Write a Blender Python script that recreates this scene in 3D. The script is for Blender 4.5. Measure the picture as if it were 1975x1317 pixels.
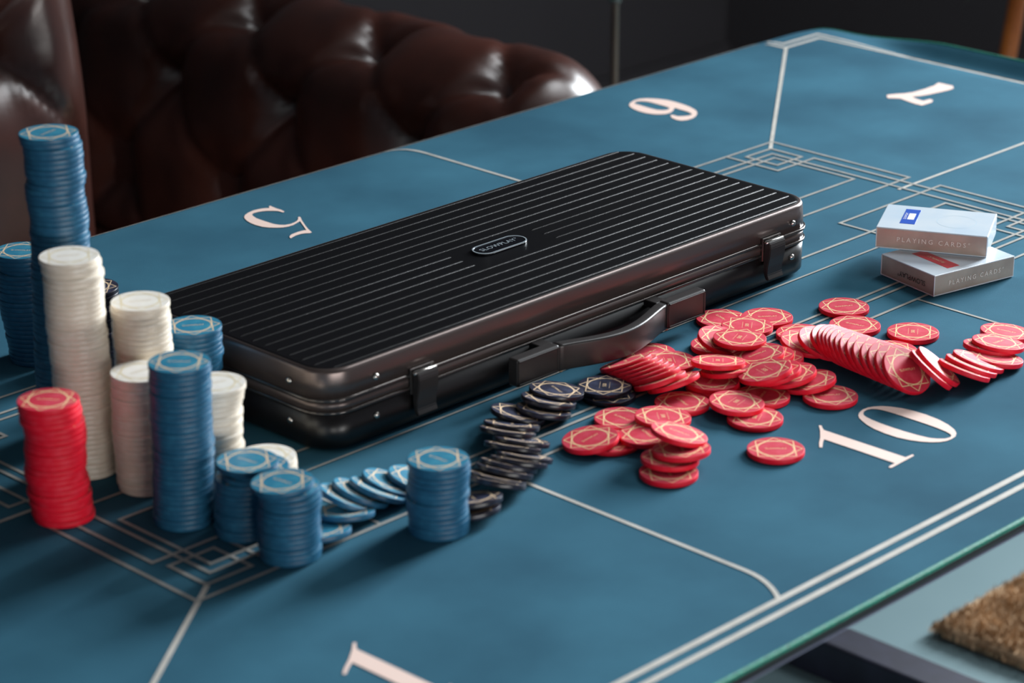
import bpy, bmesh, math, random
from mathutils import Vector, Matrix
for o in list(bpy.data.objects):
    bpy.data.objects.remove(o)
scene = bpy.context.scene
TZ = 0.75                                  # height of the felt above the floor; table coordinates use z = 0 on the felt

# ------------------------------------------------------------------ camera
cam_d = bpy.data.cameras.new('camera'); cam = bpy.data.objects.new('camera', cam_d)
scene.collection.objects.link(cam); scene.camera = cam
def _cam_axes(pitch=0.371692, roll=-0.00248, yaw=0.795027):
    fwd = Vector((math.sin(yaw)*math.cos(pitch), math.cos(yaw)*math.cos(pitch), -math.sin(pitch)))
    right = Vector((math.cos(yaw), -math.sin(yaw), 0)); up = right.cross(fwd)
    cr, sr = math.cos(roll), math.sin(roll)
    return right*cr + up*sr, up*cr - right*sr, fwd
_r, _u, _f = _cam_axes()
cam.matrix_world = Matrix(((_r.x, _u.x, -_f.x, -1.40), (_r.y, _u.y, -_f.y, -1.20), (_r.z, _u.z, -_f.z, TZ+0.725), (0, 0, 0, 1)))
cam_d.sensor_fit = 'HORIZONTAL'; cam_d.sensor_width = 36.0; cam_d.lens = 36.0*4995.09/1975.0
cam_d.clip_start = 0.05; cam_d.clip_end = 60
cam_d.dof.use_dof = True; cam_d.dof.focus_distance = 2.06; cam_d.dof.aperture_fstop = 7.2

# ------------------------------------------------------------------ world, window light, exposure
world = bpy.data.worlds.new('world'); scene.world = world; world.use_nodes = True
bg = world.node_tree.nodes['Background']; bg.inputs[0].default_value = (0.75, 0.85, 1.0, 1); bg.inputs[1].default_value = 0.09
def area(name, loc, target, sx, sy, power, col):
    l = bpy.data.lights.new(name, 'AREA'); l.shape = 'RECTANGLE'; l.size = sx; l.size_y = sy; l.energy = power; l.color = col
    o = bpy.data.objects.new(name, l); scene.collection.objects.link(o)
    o.location = loc; o.rotation_euler = (Vector(target)-Vector(loc)).to_track_quat('-Z', 'Y').to_euler()
    return o
WIN_X, WIN_Y0, WIN_Y1, WIN_Z0, WIN_Z1 = 5.45, -0.50, 1.40, 1.50, 3.90      # the window in the right-hand wall
area('window_daylight', (WIN_X-0.03, (WIN_Y0+WIN_Y1)/2, (WIN_Z0+WIN_Z1)/2), (-1, (WIN_Y0+WIN_Y1)/2, (WIN_Z0+WIN_Z1)/2), WIN_Y1-WIN_Y0, WIN_Z1-WIN_Z0, 1240, (0.90, 0.96, 1.0))
area('ceiling_lamp', (1.85, 0.10, 2.95), (0.0, 0.05, TZ), 1.0, 1.0, 26, (0.93, 0.97, 1.0))
FILL_SLOT = (-2.6, 0.2, 0.70, 1.05)                        # x0, x1, z0, z1 of the added fill-light slot behind the camera
area('rear_fill_light', ((FILL_SLOT[0]+FILL_SLOT[1])/2, -3.37, (FILL_SLOT[2]+FILL_SLOT[3])/2), ((FILL_SLOT[0]+FILL_SLOT[1])/2, 0, (FILL_SLOT[2]+FILL_SLOT[3])/2), FILL_SLOT[1]-FILL_SLOT[0], FILL_SLOT[3]-FILL_SLOT[2], 60, (1.0, 0.98, 0.95))  # unseen source added to brighten the camera-facing stack sides
scene.view_settings.view_transform = 'Standard'; scene.view_settings.look = 'None'
scene.view_settings.gamma = 1.0; scene.view_settings.use_curve_mapping = False
scene.view_settings.exposure = 0.0

# ------------------------------------------------------------------ helpers
def link(o, parent=None):
    scene.collection.objects.link(o)
    if parent is not None: o.parent = parent
    return o
def tag(o, label=None, cat=None, group=None, kind=None):
    if label: o['label'] = label
    if cat: o['category'] = cat
    if group: o['group'] = group
    if kind: o['kind'] = kind
    return o
def mesh_obj(name, verts, faces, mat, parent=None, smooth=False):
    me = bpy.data.meshes.new(name); me.from_pydata([tuple(v) for v in verts], [], faces); me.update()
    if mat: me.materials.append(mat)
    if smooth: me.polygons.foreach_set('use_smooth', [True]*len(me.polygons))
    return link(bpy.data.objects.new(name, me), parent)
def bm_obj(name, bm, mat, parent=None, smooth=False):
    me = bpy.data.meshes.new(name); bm.to_mesh(me); bm.free()
    if mat: me.materials.append(mat)
    if smooth: me.polygons.foreach_set('use_smooth', [True]*len(me.polygons))
    return link(bpy.data.objects.new(name, me), parent)
def empty(name, loc, parent=None):
    o = bpy.data.objects.new(name, None); o.location = loc; o.empty_display_size = 0.02
    return link(o, parent)
def add_box(bm, x0, x1, y0, y1, z0, z1, bevel=0.0, seg=2, mtx=None):
    r = bmesh.ops.create_cube(bm, size=1.0)
    vs = r['verts']
    for v in vs:
        v.co = Vector((x0+(v.co.x+.5)*(x1-x0), y0+(v.co.y+.5)*(y1-y0), z0+(v.co.z+.5)*(z1-z0)))
    if bevel > 0:
        es = list({e for v in vs for e in v.link_edges})
        g = bmesh.ops.bevel(bm, geom=es, offset=bevel, segments=seg, affect='EDGES', profile=0.5)
        vs = list({v for v in vs if v.is_valid} | set(g['verts']))
    if mtx is not None:
        bmesh.ops.transform(bm, matrix=mtx, verts=vs)
def box(name, x0, x1, y0, y1, z0, z1, mat, parent=None, bevel=0.0, seg=2, smooth=False):
    bm = bmesh.new(); add_box(bm, x0, x1, y0, y1, z0, z1, bevel, seg)
    return bm_obj(name, bm, mat, parent, smooth)
def rrect(x0, x1, y0, y1, r, n=8):
    pts = []
    for cx, cy, a0 in ((x1-r, y1-r, 0), (x0+r, y1-r, 90), (x0+r, y0+r, 180), (x1-r, y0+r, 270)):
        for i in range(n+1):
            a = math.radians(a0+90*i/n); pts.append((cx+r*math.cos(a), cy+r*math.sin(a)))
    return pts
def loft(name, rings, mat, parent=None, smooth=True, cap0=True, cap1=True):
    n = len(rings[0]); vs = [p for r in rings for p in r]; fs = []
    for k in range(len(rings)-1):
        for i in range(n):
            j = (i+1) % n; fs.append((k*n+i, k*n+j, (k+1)*n+j, (k+1)*n+i))
    if cap0: fs.append(tuple(reversed(range(n))))
    if cap1: fs.append(tuple((len(rings)-1)*n+i for i in range(n)))
    o = mesh_obj(name, vs, fs, mat, parent)
    me = o.data
    if smooth:
        me.polygons.foreach_set('use_smooth', [len(p.vertices) == 4 for p in me.polygons])
    return o
def tube_data(path, rad, seg=10):
    vs, fs = [], []; n = len(path); path = [Vector(p) for p in path]
    rad = rad if isinstance(rad, (list, tuple)) else [rad]*n
    prev = None
    for i, p in enumerate(path):
        d = (path[min(i+1, n-1)]-path[max(i-1, 0)]).normalized()
        a = prev if prev is not None else (Vector((0, 0, 1)) if abs(d.z) < .9 else Vector((1, 0, 0)))
        a = (a - d*a.dot(d)).normalized(); prev = a; b = d.cross(a)
        for k in range(seg):
            t = 2*math.pi*k/seg; vs.append(p+a*(rad[i]*math.cos(t))+b*(rad[i]*math.sin(t)))
    for i in range(n-1):
        for k in range(seg):
            j = (k+1) % seg; fs.append((i*seg+k, i*seg+j, (i+1)*seg+j, (i+1)*seg+k))
    fs.append(tuple(reversed(range(seg)))); fs.append(tuple((n-1)*seg+k for k in range(seg)))
    return vs, fs
def tube(name, path, rad, mat, parent=None, seg=10):
    vs, fs = tube_data(path, rad, seg); return mesh_obj(name, vs, fs, mat, parent, True)
def lathe(name, prof, mat, parent=None, seg=24, origin=(0, 0, 0)):
    vs, fs = [], []; n = len(prof)
    for i in range(seg):
        a = 2*math.pi*i/seg
        for r, z in prof: vs.append((origin[0]+r*math.cos(a), origin[1]+r*math.sin(a), origin[2]+z))
    for i in range(seg):
        j = (i+1) % seg
        for k in range(n-1): fs.append((i*n+k, j*n+k, j*n+k+1, i*n+k+1))
    fs.append(tuple(i*n for i in reversed(range(seg)))); fs.append(tuple(i*n+n-1 for i in range(seg)))
    return mesh_obj(name, vs, fs, mat, parent, True)
def text_verts(body, size, spacing=1.0):
    c = bpy.data.curves.new('lettering', 'FONT'); c.body = body; c.size = size; c.align_x = 'CENTER'; c.align_y = 'CENTER'
    c.resolution_u = 2; c.space_character = spacing
    o = bpy.data.objects.new('lettering', c); scene.collection.objects.link(o)
    bpy.context.view_layer.update()
    me = bpy.data.meshes.new_from_object(o.evaluated_get(bpy.context.evaluated_depsgraph_get()))
    vs = [v.co.copy() for v in me.vertices]; fs = [tuple(p.vertices) for p in me.polygons]
    bpy.data.objects.remove(o); bpy.data.curves.remove(c); bpy.data.meshes.remove(me)
    return vs, fs
def ordinal(n):
    u = ['', 'first', 'second', 'third', 'fourth', 'fifth', 'sixth', 'seventh', 'eighth', 'ninth', 'tenth', 'eleventh', 'twelfth', 'thirteenth', 'fourteenth', 'fifteenth', 'sixteenth', 'seventeenth', 'eighteenth', 'nineteenth']
    if n < 20: return u[n]
    t = {2: 'twent', 3: 'thirt', 4: 'fort', 5: 'fift', 6: 'sixt'}[n//10]
    return t+'ieth' if n % 10 == 0 else t+'y-'+u[n % 10]

# ------------------------------------------------------------------ materials
def srgb(r, g, b):
    f = lambda c: (c/255/12.92) if c/255 <= .04045 else ((c/255+.055)/1.055)**2.4
    return (f(r), f(g), f(b), 1)
def mat(name, col, rough=0.5, metal=0.0, spec=0.5, noise=None, bump=None, coat=0.0, sheen=0.0, coord='Object'):
    m = bpy.data.materials.new(name); m.use_nodes = True; nt = m.node_tree; p = nt.nodes['Principled BSDF']
    p.inputs['Base Color'].default_value = col; p.inputs['Roughness'].default_value = rough; p.inputs['Metallic'].default_value = metal
    p.inputs['Specular IOR Level'].default_value = spec; p.inputs['Coat Weight'].default_value = coat; p.inputs['Coat Roughness'].default_value = .12
    p.inputs['Sheen Weight'].default_value = sheen; p.inputs['Sheen Roughness'].default_value = .45
    tc = nt.nodes.new('ShaderNodeTexCoord')
    if noise:                                     # (scale, other colour, low, high, detail)
        sc, c2, lo, hi, det = noise
        n = nt.nodes.new('ShaderNodeTexNoise'); n.inputs['Scale'].default_value = sc; n.inputs['Detail'].default_value = det
        nt.links.new(tc.outputs[coord], n.inputs['Vector'])
        r = nt.nodes.new('ShaderNodeMapRange'); r.inputs[1].default_value = lo; r.inputs[2].default_value = hi
        nt.links.new(n.outputs[0], r.inputs[0])
        mx = nt.nodes.new('ShaderNodeMix'); mx.data_type = 'RGBA'; mx.inputs[6].default_value = col; mx.inputs[7].default_value = c2
        nt.links.new(r.outputs[0], mx.inputs[0]); nt.links.new(mx.outputs[2], p.inputs['Base Color'])
    if bump:                                      # (scale, strength, distance)
        n = nt.nodes.new('ShaderNodeTexNoise'); n.inputs['Scale'].default_value = bump[0]; n.inputs['Detail'].default_value = 3
        nt.links.new(tc.outputs[coord], n.inputs['Vector'])
        b = nt.nodes.new('ShaderNodeBump'); b.inputs['Strength'].default_value = bump[1]; b.inputs['Distance'].default_value = bump[2]
        nt.links.new(n.outputs[0], b.inputs['Height']); nt.links.new(b.outputs[0], p.inputs['Normal'])
    return m
M = {}
M['felt'] = mat('teal_felt', srgb(44, 86, 106), 0.9, spec=0.05, noise=(7, srgb(59, 108, 129), .32, .68, 8), bump=(1400, .35, .0004))
M['rubber'] = mat('black_rubber', srgb(22, 21, 22), 0.7)
M['stitch'] = mat('green_stitching', srgb(8, 138, 114), 0.6, noise=(700, srgb(4, 104, 88), .4, .6, 2), bump=(900, .6, .0006))
M['print'] = mat('pale_gold_print', srgb(198, 194, 186), 0.55, spec=0.2, noise=(60, srgb(182, 178, 170), .4, .7, 3))
M['print_fine'] = mat('thin_pale_gold_print', srgb(164, 162, 156), 0.55, spec=0.2, noise=(60, srgb(148, 148, 144), .4, .7, 3))
M['numeral'] = mat('blush_numeral_print', srgb(240, 212, 200), 0.6, spec=0.3)
M['table'] = mat('dark_tabletop', srgb(24, 22, 24), 0.35, spec=.5)
M['table_edge'] = mat('tabletop_edge_highlight', srgb(120, 122, 146), 0.3, metal=.4)  # highlight tone put into the colour
M['steel'] = mat('navy_painted_steel', srgb(24, 26, 42), 0.5, noise=(30, srgb(34, 37, 56), .4, .7, 3))
M['gold'] = mat('gold_foil_print', srgb(238, 206, 166), 0.5, metal=0, spec=.5)
M['gold_pale'] = mat('pale_gold_foil_print', srgb(222, 206, 168), 0.45, spec=.4)
M['gold_red'] = mat('light_gold_foil_print', srgb(252, 222, 168), 0.5, spec=.3)
M['face_red'] = mat('red_ceramic_face', srgb(208, 52, 74), 0.45, spec=.35, noise=(120, srgb(220, 80, 100), .45, .75, 4))  # faces lighter than rims: pale print, with window sheen put into the colour
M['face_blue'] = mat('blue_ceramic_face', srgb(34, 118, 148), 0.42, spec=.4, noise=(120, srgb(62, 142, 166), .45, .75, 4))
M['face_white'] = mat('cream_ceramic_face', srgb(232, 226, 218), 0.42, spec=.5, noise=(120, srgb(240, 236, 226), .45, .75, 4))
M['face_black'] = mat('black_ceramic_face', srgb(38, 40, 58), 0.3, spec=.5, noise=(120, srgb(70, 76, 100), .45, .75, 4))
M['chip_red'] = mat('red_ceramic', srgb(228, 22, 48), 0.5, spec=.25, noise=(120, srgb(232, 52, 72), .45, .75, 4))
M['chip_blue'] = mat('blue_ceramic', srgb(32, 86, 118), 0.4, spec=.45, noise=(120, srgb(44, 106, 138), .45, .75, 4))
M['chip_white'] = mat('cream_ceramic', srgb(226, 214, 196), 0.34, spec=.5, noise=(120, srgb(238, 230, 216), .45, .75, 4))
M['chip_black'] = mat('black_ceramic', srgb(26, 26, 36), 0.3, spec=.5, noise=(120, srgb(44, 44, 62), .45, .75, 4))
M['case'] = mat('black_abs_plastic', srgb(17, 15, 16), 0.3, spec=.5, bump=(2600, .12, .0003))
M['case_frame'] = mat('satin_black_frame', srgb(102, 91, 88), 0.29, metal=.7, spec=.5, bump=(2600, .1, .0003))
M['case_lid'] = mat('black_textured_plastic', srgb(10, 10, 13), 0.36, spec=.10, bump=(2200, .3, .0004))
M['case_rib'] = mat('black_satin_rib', srgb(12, 12, 15), 0.36, spec=.13, bump=(1800, .5, .0004))
M['case_rail'] = mat('black_satin_rail', srgb(96, 92, 90), 0.16, metal=.85, spec=.5)
M['chrome'] = mat('brushed_nickel', srgb(190, 186, 180), 0.25, metal=1.0)
M['badge_silver'] = mat('silver_badge_print', srgb(176, 188, 196), 0.35, metal=.4)
M['badge'] = mat('black_badge_enamel', srgb(10, 12, 18), 0.2)
M['handle'] = mat('dark_grey_plastic', srgb(44, 42, 42), 0.32, spec=.5, bump=(1500, .06, .0003))
M['carton'] = mat('white_carton', srgb(214, 222, 228), 0.3, spec=.5, coat=.5, noise=(25, srgb(196, 212, 226), .35, .7, 4))
M['foil'] = mat('silver_foil_carton_side', srgb(196, 182, 168), 0.28, metal=.3, noise=(40, srgb(176, 160, 148), .35, .7, 4))
M['seal_blue'] = mat('blue_seal', srgb(36, 84, 184), 0.35, coat=.3)
M['seal_red'] = mat('red_seal', srgb(206, 40, 58), 0.35, coat=.3)
M['ink_white'] = mat('white_ink', srgb(232, 234, 238), 0.5)
M['ink_silver'] = mat('silver_ink', srgb(232, 228, 222), 0.4)
M['ink_black'] = mat('black_ink', srgb(30, 28, 28), 0.5)
M['ink_grey'] = mat('pale_blue_emboss', srgb(186, 204, 216), 0.4)
M['leather'] = mat('oxblood_leather', srgb(78, 42, 34), 0.3, spec=.7, noise=(14, srgb(58, 32, 27), .35, .7, 5), bump=(160, .12, .001))
M['leather_dark'] = mat('dark_leather_button', srgb(40, 20, 16), 0.35)
M['wood_dark'] = mat('dark_wood_feet', srgb(34, 22, 16), 0.4)
M['wood_orange'] = mat('honey_wood', srgb(176, 104, 46), 0.45, noise=(18, srgb(146, 80, 32), .35, .7, 5))
M['pole'] = mat('aged_metal_pole', srgb(110, 102, 94), 0.4, metal=.6)
M['leaf'] = mat('green_leaf', srgb(58, 74, 56), 0.45)
M['pot'] = mat('grey_clay_pot', srgb(90, 88, 86), 0.7)
M['floor'] = mat('pale_concrete_floor', srgb(104, 128, 133), 0.5, spec=.4, noise=(2.2, srgb(94, 118, 124), .35, .7, 6))
M['wall'] = mat('charcoal_paint', srgb(72, 70, 74), 0.8, spec=.2)
M['ceiling'] = mat('pale_ceiling_paint', srgb(104, 102, 100), 0.9, spec=.2)
M['frame'] = mat('black_window_frame', srgb(26, 26, 28), 0.5)
M['rug'] = mat('brown_shag', srgb(196, 166, 134), 0.95, spec=.1, noise=(30, srgb(146, 118, 90), .35, .7, 4))

# ------------------------------------------------------------------ the room
def structure(o, label=None):
    o['kind'] = 'structure'
    if label: o['label'] = label
    return o
RX0, RX1, RY0, RY1, RH = -3.2, 5.5, -3.4, 2.15, 4.9
structure(box('floor', RX0, RX1, RY0, RY1, -.06, 0, M['floor']))
structure(box('ceiling', RX0, RX1, RY0, RY1, RH, RH+.06, M['ceiling']))
structure(box('wall_back', RX0, RX1, RY1, RY1+.1, 0, RH, M['wall']))
bm = bmesh.new()                                   # wall behind the camera with a slot cut for the fill light
add_box(bm, RX0, FILL_SLOT[0], RY0-.1, RY0, 0, RH); add_box(bm, FILL_SLOT[1], RX1, RY0-.1, RY0, 0, RH)
add_box(bm, FILL_SLOT[0], FILL_SLOT[1], RY0-.1, RY0, 0, FILL_SLOT[2]); add_box(bm, FILL_SLOT[0], FILL_SLOT[1], RY0-.1, RY0, FILL_SLOT[3], RH)
structure(bm_obj('wall_front', bm, M['wall']))
bm = bmesh.new()
for a in (FILL_SLOT[0], FILL_SLOT[0]+.98, FILL_SLOT[1]-.04): add_box(bm, a, a+.04, RY0-.07, RY0-.03, FILL_SLOT[2], FILL_SLOT[3])
for a in (FILL_SLOT[2], FILL_SLOT[3]-.04): add_box(bm, FILL_SLOT[0], FILL_SLOT[1], RY0-.07, RY0-.03, a, a+.04)
structure(bm_obj('fill_slot_frame', bm, M['frame']))  # frame around the added fill-light slot
structure(box('wall_left', RX0-.1, RX0, RY0, RY1, 0, RH, M['wall']))
bm = bmesh.new()                                   # right wall with the window opening
add_box(bm, RX1, RX1+.1, RY0, WIN_Y0, 0, RH); add_box(bm, RX1, RX1+.1, WIN_Y1, RY1, 0, RH)
add_box(bm, RX1, RX1+.1, WIN_Y0, WIN_Y1, 0, WIN_Z0); add_box(bm, RX1, RX1+.1, WIN_Y0, WIN_Y1, WIN_Z1, RH)
structure(bm_obj('wall_right', bm, M['wall']))
bm = bmesh.new()
for a in (WIN_Y0, (WIN_Y0+WIN_Y1)/2-.02, WIN_Y1-.04): add_box(bm, RX1+.03, RX1+.07, a, a+.04, WIN_Z0, WIN_Z1)
for a in (WIN_Z0, WIN_Z1-.04): add_box(bm, RX1+.03, RX1+.07, WIN_Y0, WIN_Y1, a, a+.04)
structure(bm_obj('window_1', bm, M['frame']))
structure(box('wall_light_blocker', 2.65, 2.75, .55, RY1, 0, RH, M['wall']))  # added partition, shades the back wall and dims the far mat
structure(box('baseboard_back', RX0, RX1, RY1-.015, RY1, 0, .1, M['wall']))
structure(box('baseboard_right', RX1-.015, RX1, RY0, RY1, 0, .1, M['wall']))

DIGITS = {
    'zero': [(-0.0046, -0.179), (0.0002, -0.1762), (0.0062, -0.1746), (0.0119, -0.1748), (0.0169, -0.1771), (0.0217, -0.181), (0.025, -0.1861), (0.0279, -0.1929), (0.03, -0.2025), (0.0306, -0.2131), (0.0293, -0.2251), (0.0264, -0.2352), (0.0224, -0.2431), (0.0179, -0.2482), (0.0125, -0.2511), (0.007, -0.2518), (0.0019, -0.2512), (-0.003, -0.249), (-0.0078, -0.2446), (-0.0118, -0.2388), (-0.0149, -0.2317), (-0.0172, -0.2226), (-0.0174, -0.2117), (-0.0163, -0.2021), (-0.0139, -0.1936), (-0.0103, -0.1864), (-0.0079, -0.1823)],
    'zero_hole': [(0.0003, -0.1797), (0.0037, -0.1776), (0.008, -0.177), (0.0115, -0.1782), (0.0139, -0.1809), (0.0153, -0.185), (0.0161, -0.1926), (0.0165, -0.2013), (0.0165, -0.2123), (0.0166, -0.2233), (0.0162, -0.233), (0.0152, -0.241), (0.0138, -0.2456), (0.012, -0.2481), (0.0086, -0.2493), (0.0043, -0.248), (0.0006, -0.2442), (-0.0021, -0.2397), (-0.0039, -0.2309), (-0.0049, -0.2207), (-0.0053, -0.2101), (-0.005, -0.1995), (-0.0041, -0.1906), (-0.0027, -0.1843), (-0.0012, -0.1814)],
    'one': [(-0.0386, -0.1698), (-0.0373, -0.1712), (-0.0401, -0.1742), (-0.0426, -0.1775), (-0.042, -0.2083), (-0.0412, -0.2475), (-0.0337, -0.248), (-0.0349, -0.2501), (-0.0622, -0.2513), (-0.0634, -0.2497), (-0.061, -0.2485), (-0.0545, -0.2483), (-0.0548, -0.218), (-0.0555, -0.1878), (-0.0605, -0.1907), (-0.0678, -0.1958), (-0.069, -0.1941), (-0.0635, -0.1896), (-0.0548, -0.1838), (-0.0454, -0.1763)],
    'five': [(0.0135, 0.468), (0.0107, 0.4666), (0.0102, 0.4731), (0.0077, 0.4765), (0.0044, 0.4799), (0.0005, 0.4824), (-0.0043, 0.4839), (-0.0091, 0.484), (-0.0123, 0.482), (-0.0143, 0.4778), (-0.0161, 0.4714), (-0.0162, 0.4642), (-0.0161, 0.4559), (-0.0156, 0.4481), (-0.0138, 0.4432), (-0.0108, 0.4397), (-0.006, 0.4382), (-0.0007, 0.4388), (0.0038, 0.4404), (0.0079, 0.4434), (0.0112, 0.4473), (0.0132, 0.4477), (0.0119, 0.4444), (0.0081, 0.439), (-0.0003, 0.424), (-0.0043, 0.416), (-0.0074, 0.408), (-0.0101, 0.4074), (-0.0129, 0.4097), (-0.0163, 0.4113), (-0.0222, 0.4114), (-0.0269, 0.4102), (-0.0301, 0.4089), (-0.0307, 0.4102), (-0.0282, 0.4135), (-0.0243, 0.4161), (-0.0198, 0.4169), (-0.0145, 0.4174), (-0.0095, 0.4169), (-0.007, 0.4157), (-0.0009, 0.4267), (0.0052, 0.4379), (0.0008, 0.4363), (-0.006, 0.4341), (-0.0115, 0.434), (-0.0166, 0.4358), (-0.0208, 0.4392), (-0.025, 0.4441), (-0.0277, 0.45), (-0.0286, 0.4574), (-0.0281, 0.4651), (-0.0263, 0.4725), (-0.0238, 0.4783), (-0.0209, 0.4825), (-0.0163, 0.4862), (-0.0106, 0.4887), (-0.0039, 0.4901), (0.0018, 0.4896), (0.0065, 0.488), (0.0102, 0.4852), (0.0123, 0.4873), (0.0128, 0.4888), (0.0152, 0.4896), (0.0146, 0.486), (0.0141, 0.479), (0.0143, 0.4735)],
    'six': [(0.476, 0.4748), (0.4833, 0.4796), (0.4923, 0.4827), (0.5003, 0.4827), (0.5061, 0.4794), (0.5109, 0.4736), (0.514, 0.4679), (0.5169, 0.4598), (0.5174, 0.4497), (0.5164, 0.4383), (0.514, 0.4272), (0.5108, 0.4183), (0.5068, 0.4117), (0.5009, 0.4057), (0.4928, 0.4008), (0.4851, 0.3982), (0.477, 0.3981), (0.4713, 0.4007), (0.4701, 0.4058), (0.4717, 0.4134), (0.4755, 0.4187), (0.48, 0.422), (0.4804, 0.4195), (0.4802, 0.4139), (0.4838, 0.4101), (0.4888, 0.4076), (0.4939, 0.4071), (0.497, 0.4098), (0.4994, 0.4167), (0.5, 0.4241), (0.5009, 0.4353), (0.4959, 0.4324), (0.4902, 0.4288), (0.4842, 0.427), (0.4775, 0.4274), (0.4724, 0.4313), (0.4688, 0.4364), (0.4668, 0.4437), (0.467, 0.453), (0.4689, 0.4617), (0.4722, 0.4692)],
    'six_hole': [(0.4855, 0.4759), (0.4913, 0.4782), (0.4957, 0.4758), (0.4987, 0.4699), (0.4991, 0.4646), (0.4988, 0.458), (0.4989, 0.4511), (0.4983, 0.4435), (0.4978, 0.4399), (0.4941, 0.437), (0.4901, 0.4363), (0.4858, 0.4388), (0.4831, 0.4435), (0.4827, 0.4515), (0.4833, 0.4604), (0.4839, 0.468), (0.4841, 0.4732)],
    'seven': [(0.6861, 0.3109), (0.6959, 0.3063), (0.7022, 0.3018), (0.7129, 0.2977), (0.7291, 0.2964), (0.748, 0.2969), (0.76, 0.3003), (0.7606, 0.2954), (0.7603, 0.2899), (0.7607, 0.2823), (0.7528, 0.2761), (0.7446, 0.2761), (0.7314, 0.2784), (0.7168, 0.281), (0.7073, 0.2838), (0.6986, 0.2886), (0.6953, 0.281), (0.6938, 0.2714), (0.7038, 0.2702), (0.7034, 0.2661), (0.6958, 0.2619), (0.6795, 0.2624), (0.6798, 0.2722), (0.6824, 0.2833), (0.685, 0.293), (0.6773, 0.3038)],
}

# ------------------------------------------------------------------ table
table = empty('game_table', (0, 0, 0)); tag(table, 'dark table with thin top and navy steel foot under the teal mat', 'table')
TX0, TX1, TY0, TY1 = -.915, .838, -.3615, .532
loft('tabletop', [[(x, y, TZ+z) for x, y in rrect(TX0+i, TX1-i, TY0+i, TY1-i, .06-i)] for i, z in ((0, -.0092), (0, -.004))], M['table'], table)
loft('edge_highlight', [[(x, y, TZ+z) for x, y in rrect(TX0+i, TX1-i, TY0+i, TY1-i, .06-i)] for i, z in ((.004, -.0116), (.0002, -.0110), (-.0004, -.0102), (0, -.0093))], M['table_edge'], table)  # lower arris, its highlight painted as a lavender strip
for fx in (-.86, .80):
    box('foot_bar', fx-.027, fx+.024, -.34, .50, 0, .05, M['steel'], table, .003)
    box('post', fx-.03, fx+.03, .05, .12, .05, TZ-.04, M['steel'], table, .003)
    box('top_bracket', fx-.03, fx+.03, -.18, .36, TZ-.04, TZ-.0118, M['steel'], table, .003)
box('stretcher', -.83, .77, .065, .105, TZ-.08, TZ-.04, M['steel'], table, .003)

# ------------------------------------------------------------------ mat with its printed layout
MX0, MX1, MY0, MY1 = -.925, .872, -.362, .587
def sm(a, b, x):
    t = min(1, max(0, (x-a)/(b-a))); return t*t*(3-2*t)
def felt_z(x, y):
    z = 0.0
    if y > .522: z -= ((y-.522)/.065)**2*.032
    if x > .822:
        q = (x-.822)/.05; w = 1-sm(.36, .50, y)
        z += w*(-.006*math.sin(math.pi*min(1, q*1.15)) + .007*q**3)*1.0
        z += (1-w)*(-.004*q*q)
    return z
mat_o = empty('poker_mat', (0, 0, TZ)); tag(mat_o, 'teal poker mat with seat numerals and art deco lines covering the table', 'mat')
insets = (0, .003, .006, .01, .014, .018, .022, .027, .032, .038, .045, .055, .07, .09)
rings = []
for d in insets:
    base = rrect(MX0+d, MX1-d, MY0+d, MY1-d, max(.075-d, .003), 10)
    ring = []
    for i in range(len(base)):
        a, b = base[i], base[(i+1) % len(base)]
        n = 40 if math.dist(a, b) > .3 else 1
        for k in range(n): ring.append((a[0]+(b[0]-a[0])*k/n, a[1]+(b[1]-a[1])*k/n))
    rings.append(ring)
loft('felt', [[(x, y, felt_z(x, y)) for x, y in r] for r in rings], M['felt'], mat_o, True, cap0=False)
loft('rubber_base', [[(x, y, felt_z(x, y)+dz) for x, y in r] for r, dz in ((rings[4], -.0036), (rings[1], -.0036), (rings[0], -.003), (rings[0], -.0005))], M['rubber'], mat_o, True, cap0=False, cap1=False)
vs, fs = [], []                                   # stitched edge binding all round, one tube
ed = rings[0]; n = len(ed); SEG = 8
for i, (x, y) in enumerate(ed):
    px, py = ed[i-1]; qx, qy = ed[(i+1) % n]
    t = Vector((qx-px, qy-py, 0)).normalized(); o_ = Vector((t.y, -t.x, 0))
    for k in range(SEG):
        a = 2*math.pi*k/SEG; p = Vector((x, y, felt_z(x, y)-.0010)) + o_*(.0019*math.cos(a)) + Vector((0, 0, .0019*math.sin(a))); vs.append(p)
for i in range(n):
    for k in range(SEG):
        j = (i+1) % n; l = (k+1) % SEG; fs.append((i*SEG+k, j*SEG+k, j*SEG+l, i*SEG+l))
mesh_obj('stitched_edge', vs, fs, M['stitch'], mat_o, True)
STRIPS = []
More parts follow.
